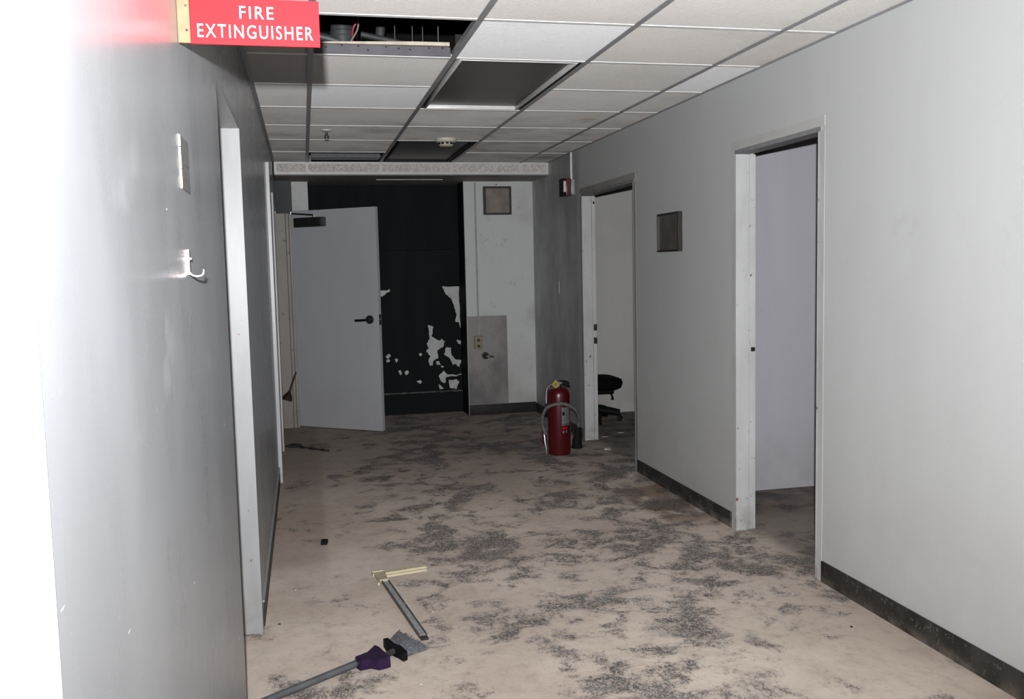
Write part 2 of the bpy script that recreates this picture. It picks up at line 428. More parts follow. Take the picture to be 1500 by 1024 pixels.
wall('wall_front', [(-3, 4.7, -1.9, -1.8, 0, DECK)], M['wall_r'], 'wall behind the camera')
wall('wall_room_near', [(XR2, 4.6, 5.05, 5.12, 0, DECK)], M['wall_room'], 'lilac white wall inside the near right room')
wall('wall_room_far', [(XR2, 4.6, 8.2, 8.27, 0, DECK)], M['wall_room2'], 'white wall behind the office chair')
wall('wall_room_right', [(4.6, 4.7, -1.8, 9.1, 0, DECK)], M['wall_room'], 'far side wall of the right rooms')
wall('wall_room_left', [(-3.1, -3, -1.9, 9.1, 0, DECK)], M['wall_room'], 'far side wall of the left rooms')
wall('wall_end', [(-3.1, 4.7, 9.1, 9.2, 0, DECK)], M['wall_room'], 'outer end wall of the building')

# baseboards
def baseboard(name, segs, mt, label):
    bm = B()
    for s_ in segs: box(bm, *s_, bev=.003)
    return tag(obj(name, bm, mt), label, kind='structure')
baseboard('baseboard_right', [(XR-.009, XR, -1.8, 3.50, 0, .094), (XR-.009, XR, 4.365, 5.755, 0, .086), (XR-.009, XR, 7.0, YB, 0, .09)], M['base'], 'speckled black rubber baseboard along the right wall')
baseboard('baseboard_back', [(1.49, XR-.01, YB-.009, YB, 0, .098)], M['base_l'], 'black baseboard under the steel sheet')
bl = baseboard('baseboard_left', [(XL, XL+.008, 3.65, 6.188, 0, .10)], M['base_l2'], 'dark grey baseboard along the left wall')
bx('cap_bead', (XL, XL+.010, 3.65, 6.188, .10, .108), M['bead'], bl)

# ---------------------------------------------------------------- door frames
def right_frame(name, y0, y1, label, headmat, facemat, xstop, mt):
    f = thing(name, (XR+.05, (y0+y1)/2, 0), label, None, kind='structure')
    for far, ya in ((True, y1), (False, y0)):
        s_ = 1 if far else -1
        a, b = sorted((ya, ya+s_*.02)); bx('jamb', (XR-(.003 if far else .0005), xstop, a, b, 0, DH), mt, f, .002)
        a, b = sorted((ya+s_*.006, ya+s_*.02)); bx('jamb_stop', (xstop+.004, XR2+.004, a, b, 0, DH), mt, f, .002)
        a, b = sorted((ya+s_*.0202, ya+s_*.055)); bx('frame_face', (XR-.0015, XR, a, b, 0, DH), facemat, f)
    bx('header', (XR-.0005, xstop, y0-.02, y1+.02, DH, DH+.02), M['head_shade'], f)
    bx('header_stop', (xstop+.002, XR2+.004, y0-.02, y1+.02, DH+.006, DH+.02), M['head_shade'], f)
    bx('header_face', (XR-.0025, XR, y0-.055, y1+.055, DH+.0202, DH+.062), headmat, f)
    return f
f1 = right_frame('door_1', *D1, 'white steel door frame of the near right doorway', M['head_light'], M['face'], XR+.069, M['white'])
f2 = right_frame('door_2', *D2, 'white steel door frame beside the fire extinguisher', M['head_dirty'], M['head_dirty'], XR+.075, M['white'])
bx('strike_plate', (XR+.082, XR+.104, 4.312, 4.317, .935, .957), M['dark_metal'], f1, .001)
for z0 in (.88, .775):
    bx('strike_plate', (XR+.082, XR+.108, 6.938, 6.947, z0, z0+.05), M['dark_metal'], f2, .001)
bx('bolt_hole', (XR+.09, XR+.101, 6.94, 6.9465, 1.875, 1.895), M['black'], f2)

f3 = thing('door_3', (XL, 3.6, 0), 'white door frame of the near left doorway', None, kind='structure')
bx('jamb', (XL2, XL+.004, 3.585, 3.615, 0, 1.93), M['white_l'], f3, .002)
bx('jamb', (XL2, XL-.004, 2.691, 2.70, 0, 1.93), M['black'], f3, .002)
bx('header', (XL2, XL, 2.691, 3.615, 1.93, 1.945), M['white_l'], f3)
f4 = thing('door_4', (XL, 7.31, 0), 'narrow lilac white frame of the far left doorway', None, kind='structure')
bx('jamb', (XL2, XL+.013, 7.29, 7.33, 0, 2.005), M['lilac'], f4, .003)
bx('header', (XL2, XL+.002, 7.33, 8.37, 1.93, 1.96), M['lilac'], f4)
f5 = thing('trim_1', (-.15, 8.4, 0), 'worn beige door jamb that carries the open grey door', None, kind='structure')
bx('jamb', (-.275, -.135, 8.385, 8.418, 0, 1.913), M['beige'], f5, .003)
bx('jamb_stop', (-.133, -.108, 8.375, 8.418, 0, 1.913), M['beige'], f5, .003)
bx('hinge_edge', (-.106, -.082, 8.39, 8.418, 0, 1.913), M['beige'], f5, .003)
t2 = tag(bx('trim_2', (XL, XL+.025, 6.19, 6.235, 0, 2.107), M['white'], None, .003), 'upright white board edge standing proud of the left wall', kind='structure')
t3 = tag(bx('trim_3', (XL, XL+.0012, .30, .805, 0, 2.2), M['white_near']), 'bright white door casing close on the left', kind='structure')

# ---------------------------------------------------------------- open door
hx, hy = -.088, 8.412
ang = math.atan2(7.896-8.445, .61+.10)
LW = .885
door = thing('door_5', (hx, hy, 0), 'blue grey door standing open into the corridor', None, ang, kind='structure')
bx('leaf', (.004, LW, -.001, .043, .012, 1.932), M['door'], door, .003, True)
bm = B(); tube(bm, [(.80, -.0015, .976), (.80, -.016, .976)], .037, 24); obj('lever_rose', bm, M['dark_metal'], door, True)
bm = B(); tube(bm, spline([(.80, -.012, .976), (.80, -.045, .976), (.785, -.056, .975), (.74, -.056, .972), (.68, -.054, .970)], 5), .0105, 12); obj('lever_handle', bm, M['black'], door, True)
bm = B(); tube(bm, [(.80, -.017, .976), (.80, -.050, .976)], .018, 16); obj('lever_hub', bm, M['dark_metal'], door, True)
bx('latch_plate', (LW, LW+.002, .008, .034, .93, 1.02), M['black'], door, 0, True)
bx('latch_bolt', (LW+.002, LW+.010, .014, .028, .968, .985), M['chrome'], door, .001, True)
cl = bx('door_closer', (.065, .345, -.050, -.002, 1.785, 1.868), M['dark_metal'], door, .006, True)
bx('closer_cap', (.347, .382, -.050, -.002, 1.785, 1.868), M['galv'], cl, .006, True)
bm = B(); tube(bm, [(.275, -.03, 1.868), (.275, -.03, 1.892)], .012, 12); obj('closer_spindle', bm, M['chrome'], cl, True)
bm = B(); tube(bm, [(.275, -.03, 1.886), (.15, -.034, 1.898), (.03, -.034, 1.908)], .007, 8); obj('closer_arm', bm, M['black'], cl, True)
bm = B(); tube(bm, [(.03, -.034, 1.900), (.03, -.034, 1.925)], .011, 10); obj('arm_shoe', bm, M['chrome'], cl, True)
for z0 in (1.68, .98, .22):
    bm = B(); tube(bm, [(-.004, -.006, z0), (-.004, -.006, z0+.10)], .007, 10); obj('hinge', bm, M['dark_metal'], door, True)

# ---------------------------------------------------------------- ceiling
ceil = tag(bx('ceiling', (-3.1, 4.7, -1.9, 9.2, DECK, DECK+.1), M['concrete']), 'suspended grid ceiling of stained mineral tiles with open bays', kind='structure')
XS = [XL, .0686, .676, 1.285, 1.90, XR]
YS = [-1.80, -1.07, -.43, .21, .85, 1.49, 2.13, 2.77, 3.41, 4.04, 4.68, 5.32, 5.97, 6.61, 7.27, 7.93]
me_t = []
for i in range(5):
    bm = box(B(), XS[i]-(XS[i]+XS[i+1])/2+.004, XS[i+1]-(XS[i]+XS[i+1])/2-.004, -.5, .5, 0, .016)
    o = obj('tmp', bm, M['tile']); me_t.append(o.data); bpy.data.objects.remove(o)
me_new = []
for m_ in me_t:
    q_ = m_.copy(); q_.materials.clear(); q_.materials.append(M['tile_new']); me_new.append(q_)
open_bays = {(1, 8), (1, 14), (2, 9), (2, 10), (2, 13), (2, 14)}
for j in range(15):
    for i in range(5):
        if (i, j) in open_bays: continue
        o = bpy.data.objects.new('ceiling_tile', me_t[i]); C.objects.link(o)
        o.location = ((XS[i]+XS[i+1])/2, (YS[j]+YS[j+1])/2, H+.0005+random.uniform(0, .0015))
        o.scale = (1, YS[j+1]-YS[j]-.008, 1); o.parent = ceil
        o.matrix_parent_inverse = Matrix.Identity(4)
        if (i, j) in ((1, 10), (2, 8), (4, 9)):
            o.data = me_new[i]
for x in XS[1:-1]:
    bm = B(); box(bm, x-.012, x+.012, -1.80, 7.93, H-.003, H); box(bm, x-.001, x+.001, -1.80, 7.93, H, H+.036); obj('main_runner', bm, M['runner'], ceil)
bx('wall_angle', (XL, XL+.020, -1.80, 7.93, H-.003, H), M['runner'], ceil)
bx('wall_angle', (XR-.020, XR, -1.80, 7.93, H-.003, H), M['runner'], ceil)
for j in range(1, 15):
    for i in range(5):
        if (i, j) in ((2, 10), (2, 14)): continue
        x0 = XS[i]+(.0125 if i else .021); x1 = XS[i+1]-(.0125 if i < 4 else .021)
        bm = B(); box(bm, x0, x1, YS[j]-.011, YS[j]+.011, H-.003, H); box(bm, x0, x1, YS[j]-.001, YS[j]+.001, H, H+.03)
        obj('cross_tee', bm, M['tee'], ceil)
# steel channel and board over the far side of the big open bay
ch = bx('bay_channel', (.082, .663, 4.030, 4.0345, H+.0015, 2.350), M['channel'], ceil)
for k in range(9):
    x = .14+k*.06+random.uniform(-.012, .012); z0 = 2.338+random.uniform(-.01, .008)
    bm = B(); tube(bm, [(x, 4.0302, z0), (x, 4.0275, z0)], .0035, 8); obj('screw', bm, M['chrome'], ch)
bm = B(); prism(bm, [(.10, 2.358), (.664, 2.362), (.664, 2.377), (.50, 2.376), (.10, 2.364)], lambda p: (p[0], 4.054, p[1]), lambda p: (p[0], 4.20, p[1]+.004)); obj('loose_board', bm, M['board'], ceil)
bx('loose_board', (.10, .66, 7.72, 7.905, H+.012, H+.05), M['galv'], ceil)

# bulkhead across the corridor
bk = thing('trim_4', (.97, 8.2, 2.2), 'low bulkhead faced with coarse tile strips in white rails', None, kind='structure')
bx('soffit_panel', (XL+.012, XR, 7.962, YA, 2.2, 2.215), M['soffit'], bk)
bx('top_rail', (XL+.012, XR-.0, 7.93, 7.962, 2.292, H+.002), M['frame_white'], bk, .002)
bx('bottom_rail', (XL+.012, XR-.0, 7.93, 7.962, 2.205, 2.228), M['frame_white'], bk, .002)
xs2 = [XL+.012, .0686, .676, 1.285, 1.90, XR]
for i, x in enumerate(xs2):
    a, b = (x, x+.022) if i == 0 else ((x-.022, x) if i == 5 else (x-.011, x+.011))
    bx('stile', (a, b, 7.932, 7.962, 2.228, 2.292), M['frame_white'], bk, .001)
for i in range(5):
    a = xs2[i]+(.022 if i == 0 else .011); b = xs2[i+1]-(.022 if i == 4 else .011)
    bx('tile_strip', (a, b, 7.937, 7.962, 2.228, 2.292), M['core'], bk)
bx('soffit_tee', (.668, 1.264, 8.31, 8.335, 2.196, 2.2), M['frame_white'], bk)

# ---------------------------------------------------------------- dead ceiling lights
def troffer(label, x0, x1, y0, y1, dark):
    t_ = thing('ceiling_light', ((x0+x1)/2, (y0+y1)/2, H), label, 'ceiling light')
    fm = M['housing'] if dark else M['frame_white']
    g = .020; fwid = .012 if dark else .014; zb = H+.003
    bm = B()
    box(bm, x0+.014, x1-.014, y0+.013, y1-.013, H+.10, H+.104)
    box(bm, x0+.014, x0+.017, y0+.013, y1-.013, H+.001, H+.10); box(bm, x1-.017, x1-.014, y0+.013, y1-.013, H+.001, H+.10)
    box(bm, x0+.017, x1-.017, y0+.013, y0+.016, H+.001, H+.10); box(bm, x0+.017, x1-.017, y1-.016, y1-.013, H+.001, H+.10)
    obj('housing', bm, M['housing'], t_)
    a0, a1, b0, b1 = x0+.012+g, x1-.012-g, y0+.026, y1-.026
    for (p0, p1, q0, q1) in ((a0, a0+fwid, b0, b1), (a1-fwid, a1, b0, b1), (a0+fwid, a1-fwid, b0, b0+fwid), (a0+fwid, a1-fwid, b1-fwid, b1)):
        bm2 = box(B(), p0, p1, q0, q1, zb-.006, zb+(.02 if dark else .03), bev=.002); obj('door_frame', bm2, fm, t_)
    bx('lens', (a0+fwid-.002, a1-fwid+.002, b0+fwid-.002, b1-fwid+.002, zb+(.012 if dark else .014), zb+(.016 if dark else .018)), M['lens2'] if dark else M['lens'], t_)
    return t_
troffer('dead ceiling light with white metal frame and dark brown lens', XS[2], XS[3], YS[9], YS[11], False)
troffer('dead ceiling light with black lens next to the smoke detector', XS[2], XS[3], YS[13], 7.93, True)

sd = thing('smoke_detector', (1.02, 6.50, H), 'round ivory smoke detector on the ceiling', 'smoke detector')
obj('base_ring', lathe(B(), [(.075, -.001), (.075, -.012), (.068, -.024), (.05, -.030)], 32, (1.02, 6.50, H-.0005)), M['detector'], sd)
obj('chamber', lathe(B(), [(.050, -.028), (.052, -.046), (.040, -.054), (.01, -.056)], 32, (1.02, 6.50, H)), M['detector'], sd)
for k in range(10):
    a = 2*math.pi*(k+.5)/10; ca, sa = math.cos(a), math.sin(a)
    bm = box(B(), -.011, .011, -.002, .002, -.006, .006)
    bmesh.ops.rotate(bm, verts=bm.verts, matrix=Matrix.Rotation(a+math.pi/2, 3, 'Z')); bmesh.ops.translate(bm, verts=bm.verts, vec=(1.02+ca*.0515, 6.50+sa*.0515, H-.037))
    obj('vent_slot', bm, M['black'], sd)
sp = thing('fire_sprinkler', (.185, 6.15, H), 'small pendent sprinkler head under a ceiling tile', 'sprinkler')
obj('escutcheon', lathe(B(), [(.036, -.001), (.034, -.006), (.015, -.012)], 24, (.185, 6.15, H)), M['frame_white'], sp)
bm = B(); tube(bm, [(.185, 6.15, H-.01), (.185, 6.15, H-.03)], .008, 10); obj('body', bm, M['dark_metal'], sp)
for s_ in (-1, 1):
    bm = B(); tube(bm, [(.185, 6.15, H-.028), (.185+s_*.013, 6.15, H-.04), (.185, 6.15, H-.058)], .0035, 8); obj('yoke_arm', bm, M['dark_metal'], sp)
obj('deflector', lathe(B(), [(.018, -.058), (.018, -.061)], 16, (.185, 6.15, H)), M['alu'], sp)

# above the open bay
d_ = thing('air_duct', (.235, 4.66, H+.02), 'round grey duct dropping down inside the open ceiling bay', 'duct')
obj('drop_pipe', lathe(B(), [(.056, 0), (.056, .20), (.060, .205), (.060, .225), (.056, .23), (.056, DECK-H-.022)], 28, (.235, 4.66, H+.0215)), M['galv'], d_)
bm = B(); tube(bm, [(.235, 4.63, 2.50), (.12, 4.62, 2.525), (-.10, 4.61, 2.545), (XL+.002, 4.61, 2.55)], .02, 12); obj('branch', bm, M['galv'], d_)
bm = B(); tube(bm, [(.32, 4.60, 2.535), (.75, 4.66, 2.47), (XR-.002, 4.80, 2.42)], .014, 12)
tag(obj('conduit_pipe', bm, M['galv_pipe']), 'sloping grey conduit crossing the open ceiling bay', 'pipe')
bm = B(); tube(bm, [(.395, 4.76, 2.335), (.43, 4.76, 2.60), (.46, 4.76, DECK-.001)], .024, 12)
tag(obj('vent_pipe', bm, M['galv_pipe']), 'short upright grey pipe behind the sloping conduit', 'pipe')
bm = B(); tube(bm, spline([(.20, 4.34, 2.327), (.26, 4.36, 2.40), (.27, 4.38, 2.50), (.31, 4.36, 2.60), (.33, 4.36, DECK)], 6), .005, 8)
tag(obj('cable', bm, M['cable_red']), 'thin red cable hanging in the open ceiling bay', 'cable')
bm = B(); tube(bm, spline([(.22, 4.30, 2.327), (.25, 4.31, 2.42), (.29, 4.32, 2.50), (.285, 4.32, 2.62), (.28, 4.32, DECK)], 6), .004, 8)
tag(obj('cable', bm, M['cable_white']), 'thin pale cable hanging in the open ceiling bay', 'cable')
for k, (x, y) in enumerate(((.465, 4.42), (.545, 4.40), (.60, 4.45), (.652, 4.30))):
    bm = B(); tube(bm, [(x, y, 2.327), (x+.002, y, DECK)], .0022 if k < 3 else .003, 6)
    tag(obj('hanger_wire', bm, M['wire']), 'thin ceiling hanger wire in the open bay', 'wire', 'hanger wires in the open ceiling bay')

# ---------------------------------------------------------------- left wall fittings
sg = thing('fire_extinguisher_sign', (-.08, 1.87, 1.83), 'red sign lettered FIRE EXTINGUISHER standing out from the left wall', 'sign')
bx('plate', (-.189, .051, 1.870, 1.874, 1.830, 1.917), M['sign_red'], sg, .0008)
bx('mounting_strip', (-.2115, -.1892, 1.868, 1.876, 1.831, 1.917), M['tan'], sg, .0008)
for z0 in (1.854, 1.899):
    bm = B(); tube(bm, [(-.195, 1.868, z0), (-.195, 1.8665, z0)], .0025, 10); obj('screw', bm, M['chrome'], sg)
def lettering(txt, x0, x1, z0, z1, y):
    cu = bpy.data.curves.new('lettering', 'FONT'); cu.body = txt; cu.size = 1; cu.extrude = .004; cu.offset = .0; cu.space_character = 1.22; cu.resolution_u = 4
    o = bpy.data.objects.new('tmp', cu); C.objects.link(o)
    bpy.context.view_layer.update()
    me = bpy.data.meshes.new_from_object(o.evaluated_get(bpy.context.evaluated_depsgraph_get()))
    bpy.data.objects.remove(o)
    xs = [v.co.x for v in me.vertices]; ys = [v.co.y for v in me.vertices]
    for v in me.vertices:
        fx = (v.co.x-min(xs))/(max(xs)-min(xs)); fz = (v.co.y-min(ys))/(max(ys)-min(ys)); dy = -.0006 if v.co.z > 0 else .0004
        v.co = (x0+(x1-x0)*fx, y+dy, z0+(z1-z0)*fz)
    me.materials.clear(); me.materials.append(M['sign_white'])
    l = bpy.data.objects.new('lettering', me); C.objects.link(l); l.parent = sg
    l.matrix_parent_inverse = Matrix.Translation(sg.location).inverted()
lettering('FIRE', -.098, -.035, 1.8795, 1.9025, 1.8698)
lettering('EXTINGUISHER', -.176, .038, 1.8425, 1.8675, 1.8698)

wp = thing('switch_plate', (XL, 1.85, 1.55), 'flat grey metal wall plate above the coat hook', 'wall plate')
bx('lower_plate', (XL, XL+.0025, 1.80, 1.915, 1.552, 1.6000), M['plate'], wp, .0006)
bx('upper_plate', (XL, XL+.0025, 1.80, 1.915, 1.6010, 1.651), M['plate'], wp, .0006)
for z0 in (1.553, 1.588, 1.628):
    bx('edge_clip', (XL, XL+.0042, 1.788, 1.7995, z0, z0+.021), M['plate_edge'], wp, .0006)
bx('edge_strip', (XL, XL+.0006, 1.789, 1.7993, 1.552, 1.651), M['plate'], wp)
hk = thing('coat_hook', (XL, 1.836, 1.39), 'small bent metal coat hook on the glossy grey wall', 'hook')
bx('back_strip', (XL, XL+.004, 1.831, 1.841, 1.393, 1.442), M['hookm'], hk, .001)
bm = B(); tube(bm, spline([(XL+.003, 1.836, 1.398), (XL+.008, 1.836, 1.3925), (XL+.018, 1.836, 1.391), (XL+.026, 1.836, 1.394), (XL+.028, 1.836, 1.403)], 5), .0022, 10); obj('arm', bm, M['hookm'], hk)
bm = B(); tube(bm, [(XL+.004, 1.836, 1.424), (XL+.0075, 1.836, 1.424)], .003, 10); obj('screw', bm, M['hookm'], hk)

# ---------------------------------------------------------------- right wall fittings
pf = thing('wall_panel_frame', (XR, 5.155, 1.46), 'dark tarnished panel in thin black frame between the right doorways', 'frame')
bx('panel', (XR-.018, XR-.004, 5.006, 5.312, 1.478, 1.684), M['mirror'], pf)
for d in ((XR-.026, XR, 4.992, 5.006, 1.466, 1.696), (XR-.026, XR, 5.312, 5.322, 1.466, 1.696), (XR-.026, XR, 5.006, 5.312, 1.466, 1.478), (XR-.026, XR, 5.006, 5.312, 1.684, 1.696)):
    bx('frame_bar', d, M['framewood'], pf, .001)
sb = thing('fire_alarm_strobe', (XR, 7.20, 1.96), 'dark red fire alarm strobe on the right wall below a conduit', 'fire alarm')
bx('back_box', (XR-.030, XR, 7.13, 7.24, 1.965, 2.085), M['strobe_glass'], sb, .004)
bx('body', (XR-.075, XR-.030, 7.125, 7.245, 1.955, 2.095), M['red_dark'], sb, .008)
bx('bezel', (XR-.10, XR-.075, 7.13, 7.24, 1.955, 2.095), M['black'], sb, .004)
bm = B(); tube(bm, [(XR-.085, 7.128, 1.985), (XR-.085, 7.126, 2.07)], .011, 10); obj('lens', bm, M['strobe_lens'], sb)
bm = B(); tube(bm, [(XR-.011, 7.185, 2.086), (XR-.011, 7.185, H-.004)], .010, 12)
tag(obj('conduit', bm, M['frame_white']), 'white conduit running from the ceiling to the fire alarm', 'conduit')
bm = B(); tube(bm, [(XR-.003, 7.63, 1.165), (XR-.006, 7.63, 1.20), (XR-.003, 7.63, 1.27)], .004, 6)
tag(obj('wall_hook', bm, M['paper']), 'thin pale hook on the dark far end of the right wall', 'hook')

# ---------------------------------------------------------------- back wall fittings
y = YB
bf = thing('framed_notice', (1.806, y, 1.89), 'square black frame with stained tan paper high on the end wall', 'frame')
bx('paper', (1.69, 1.922, y-.014, y-.004, 1.905, 2.137), M['tanpaper'], bf)
for d in ((1.670, 1.694, y-.03, y, 1.889, 2.153), (1.920, 1.938, y-.03, y, 1.889, 2.153), (1.692, 1.920, y-.03, y, 1.889, 1.907), (1.692, 1.920, y-.03, y, 2.135, 2.153)):
    bx('frame_bar', d, M['framewood'], bf, .002)
bm = B(); tube(bm, [(1.80, y-.001, 2.172), (1.80, y-.012, 2.172)], .006, 8); obj('nail', bm, M['dark_metal'], bf)
st = tag(bx('steel_sheet', (1.492, 1.872, y-.004, y, .10, .942), M['sheet'], None, .001), 'smeared steel splash sheet fixed to the end wall', 'metal sheet')
oc = thing('outlet_box', (1.588, y-.004, .625), 'ivory electrical outlet box on the steel sheet', 'outlet')
bx('box', (1.550, 1.626, y-.038, y-.0045, .627, .757), M['ivory'], oc, .004)
for z0 in (.66, .715):
    bx('socket', (1.574, 1.602, y-.041, y-.038, z0-.012, z0+.014), M['framewood'], oc, .001)
bm = B()
box(bm, 1.588, 1.602, y-.014, y-.0005, .945, 2.187); box(bm, 1.588, 1.602, y-.018, y-.0045, .758, .945)
tag(obj('raceway', bm, M['bead']), 'slim grey cable raceway rising from the outlet box', 'conduit')
vl = thing('water_valve', (1.663, y-.004, .55), 'small chrome water valve on the steel sheet', 'valve')
bm = B(); tube(bm, [(1.655, y-.0045, .565), (1.655, y-.012, .565)], .036, 20); obj('flange', bm, M['dark_metal'], vl)
bm = B(); tube(bm, [(1.655, y-.012, .565), (1.655, y-.05, .565)], .02, 16); obj('stem', bm, M['black'], vl)
bm = B(); tube(bm, spline([(1.655, y-.045, .565), (1.685, y-.052, .562), (1.728, y-.05, .556)], 4), .011, 10); obj('spout', bm, M['chrome'], vl)

# ---------------------------------------------------------------- fire extinguisher
e = thing('fire_extinguisher', (1.812, 6.512, 0), 'red fire extinguisher standing on the floor with looped hose', 'fire extinguisher', -.27)
R_ = .083
obj('cylinder', lathe(B(), [(R_-.010, 0), (R_-.002, .006), (R_, .014), (R_, .43), (R_*.98, .455), (R_*.90, .478), (R_*.72, .492), (R_*.42, .499), (.025, .502)], 40), M['red'], e, True)
bm = B(); tube(bm, [(0, 0, .497), (0, 0, .525)], .022, 16); obj('valve_neck', bm, M['dark_metal'], e, True)
bx('valve_body', (-.022, .03, -.02, .02, .522, .545), M['dark_metal'], e, .004, True)
bm = B(); tube(bm, spline([(.01, 0, .53), (.05, 0, .52), (.085, 0, .505)], 4), .009, 8); obj('carry_handle', bm, M['black'], e, True)
bm = B(); tube(bm, spline([(.005, 0, .545), (.045, 0, .545), (.08, 0, .530)], 4), .008, 8); obj('squeeze_lever', bm, M['black'], e, True)
bm = B(); prism(bm, [(-.052, .525), (-.022, .492), (.012, .522), (-.018, .562)], lambda p: (p[0], -.030, p[1]), lambda p: (p[0], -.027, p[1])); tg = obj('inspection_tag', bm, M['yellow'], e, True)
bm = B(); tube(bm, [(-.02, -.0305, .527), (-.02, -.0325, .527)], .008, 10); obj('tag_hole', bm, M['framewood'], tg, True)
bm = B(); tube(bm, spline([(-.02, 0, .532), (-.055, -.01, .525), (-.088, -.02, .49), (-.093, -.03, .44), (-.094, -.04, .385)], 5), .010, 10); obj('hose_inlet', bm, M['alu'], e, True)
hp = [(-.100, -.045, .155), (-.122, -.05, .225), (-.118, -.06, .300), (-.080, -.085, .366), (0, -.106, .392), (.066, -.088, .380), (.120, -.05, .338), (.145, -.01, .285), (.150, .02, .235), (.142, .04, .19)]
bm = B(); tube(bm, spline(hp, 6), .0125, 12); obj('hose', bm, M['hose'], e, True)
bm = B(); tube(bm, [(.142, .04, .20), (.137, .045, .16), (.133, .05, .09), (.130, .052, .035)], [.014, .02, .036, .040], 18); obj('discharge_horn', bm, M['rubber'], e, True)
bm = B(); tube(bm, [(-.112, -.040, .165), (-.106, -.046, .10), (-.098, -.05, .05), (-.096, -.05, .002)], [.010, .009, .008, .007], 10); obj('wand_tube', bm, M['alu'], e, True)
bm = B(); tube(bm, [(-.112, -.02, .165), (-.110, -.022, .08)], .016, 10); obj('wand_grip', bm, M['red_dark'], e, True)
def curved(name, a0, a1, z0, z1, mt, rr=R_+.0012):
    bm = B(); n = 10; va = []
    for k in range(n+1):
        a = a0+(a1-a0)*k/n
        va.append((bm.verts.new((rr*math.sin(a), -rr*math.cos(a), z0)), bm.verts.new((rr*math.sin(a), -rr*math.cos(a), z1)),
                   bm.verts.new(((R_-.002)*math.sin(a), -(R_-.002)*math.cos(a), z0)), bm.verts.new(((R_-.002)*math.sin(a), -(R_-.002)*math.cos(a), z1))))
    for p, q_ in zip(va, va[1:]):
        bm.faces.new((p[0], q_[0], q_[1], p[1])); bm.faces.new((p[1], q_[1], q_[3], p[3])); bm.faces.new((p[2], p[0], q_[0], q_[2]))
    return obj(name, bm, mt, e, True)
lb = curved('label', .24, 1.15, .225, .36, M['label'])
curved('label_print', .30, .52, .300, .325, M['black'], R_+.002)
curved('label_print', .24, 1.1, .232, .236, M['black'], R_+.002)
curved('label_mark', .32, .52, .195, .214, M['sign_red'])
curved('label_mark', .62, .82, .198, .214, M['sign_red'])
curved('label_mark', .32, .46, .168, .186, M['label'])
curved('label_mark', .62, .76, .170, .188, M['label'])

# ---------------------------------------------------------------- broom
br = thing('broom', (.13, 3.14, 0), 'broken broom with grey pole and dark purple socket lying on dust', 'broom')
dx, dy = -.151-.129, 2.962-3.143
L_ = math.hypot(dx, dy); dx /= L_; dy /= L_
bm = B(); tube(bm, [(.150, 3.157, .030), (.129, 3.143, .029), (.129+dx*1.15, 3.143+dy*1.15, .0135)], .0125, 14); obj('pole', bm, M['pole'], br)
pp = [(.118, 3.148), (.164, 3.178), (.196, 3.236), (.212, 3.214), (.243, 3.112), (.200, 3.098), (.172, 3.120), (.134, 3.112)]
bm = B(); prism(bm, pp, lambda p: (p[0], p[1], .012), lambda p: (p[0]*.97+.005, p[1]*.97+.0945, .052))
bmesh.ops.recalc_face_normals(bm, faces=bm.faces[:]); bmesh.ops.bevel(bm, geom=bm.edges[:], offset=.003, segments=2, affect='EDGES')
obj('socket', bm, M['purple'], br)
bm = B(); tube(bm, [(.222, 3.18, .026), (.262, 3.222, .024)], .011, 10); obj('connector', bm, M['rag'], br)
bm = B(); prism(bm, [(.232, 3.318), (.252, 3.322), (.268, 3.268), (.292, 3.235), (.308, 3.178), (.290, 3.166), (.274, 3.200), (.258, 3.226), (.240, 3.262)], lambda p: (p[0], p[1], .003), lambda p: (p[0], p[1], .036))
bmesh.ops.recalc_face_normals(bm, faces=bm.faces[:]); bmesh.ops.bevel(bm, geom=bm.edges[:], offset=.002, segments=1, affect='EDGES')
obj('head_block', bm, M['black'], br)
bm = B()
for k in range(420):
    f = random.random(); g = min(1, max(0, f+random.gauss(0, .03))); zz = random.uniform(.006, .030)
    a = Vector((.245+.052*f, 3.300-.118*f, zz)); b_ = Vector((.306+.092*g, 3.440-.186*g, random.uniform(.002, .002+zz*.6)))
    a2 = a.lerp(b_, random.uniform(.86, 1.03)); a2.z = max(.002, a2.z)
    tube(bm, [a, a.lerp(a2, .5)+Vector((0, 0, .002)), a2], [.0011, .001, .0006], 3, False)
o = obj('bristles', bm, M['bristle'], br); o['kind'] = 'stuff'

# steel strip and cream profile
def strip(name, p, q_, half, h, mt, label, cat):
    p = Vector((*p, 0)); q_ = Vector((*q_, 0)); d = (q_-p); L0 = d.length; a = math.atan2(d.y, d.x)
    t_ = thing(name, p, label, cat, a); return t_, L0
t_, L0 = strip('steel_channel', (.301, 4.022), (.387, 3.366), .015, .01, None, 'long narrow steel channel lying on the dusty floor', 'metal strip')
bx('web', (0, L0, -.012, .012, .001, .009), M['strip_grey'], t_, 0, True)
bx('side_lip', (0, L0, -.0165, -.012, .001, .016), M['strip_dark'], t_, .001, True)
bx('side_lip', (0, L0*.47, .012, .0165, .001, .016), M['strip_dark'], t_, .001, True)
bx('side_lip', (L0*.49, L0, .012, .0165, .001, .016), M['strip_dark'], t_, .001, True)
bx('end_tip', (L0+.0005, L0+.028, -.015, .015, .001, .011), M['rag'], t_, .003, True)
cp = thing('cream_profile', (.31, 4.10, 0), 'cream plastic corner profile with a dusty block on the floor', 'plastic profile')
def slab(name, poly, z0, z1, mt):
    return obj(name, prism(B(), poly, lambda p: (p[0], p[1], z0), lambda p: (p[0], p[1], z1)), mt, cp)
slab('corner_block', [(.257, 4.150), (.306, 4.156), (.316, 4.034), (.275, 4.026)], .001, .012, M['cream_dusty'])
slab('rim', [(.252, 4.156), (.303, 4.168), (.304, 4.160), (.257, 4.151)], .001, .016, M['cream'])
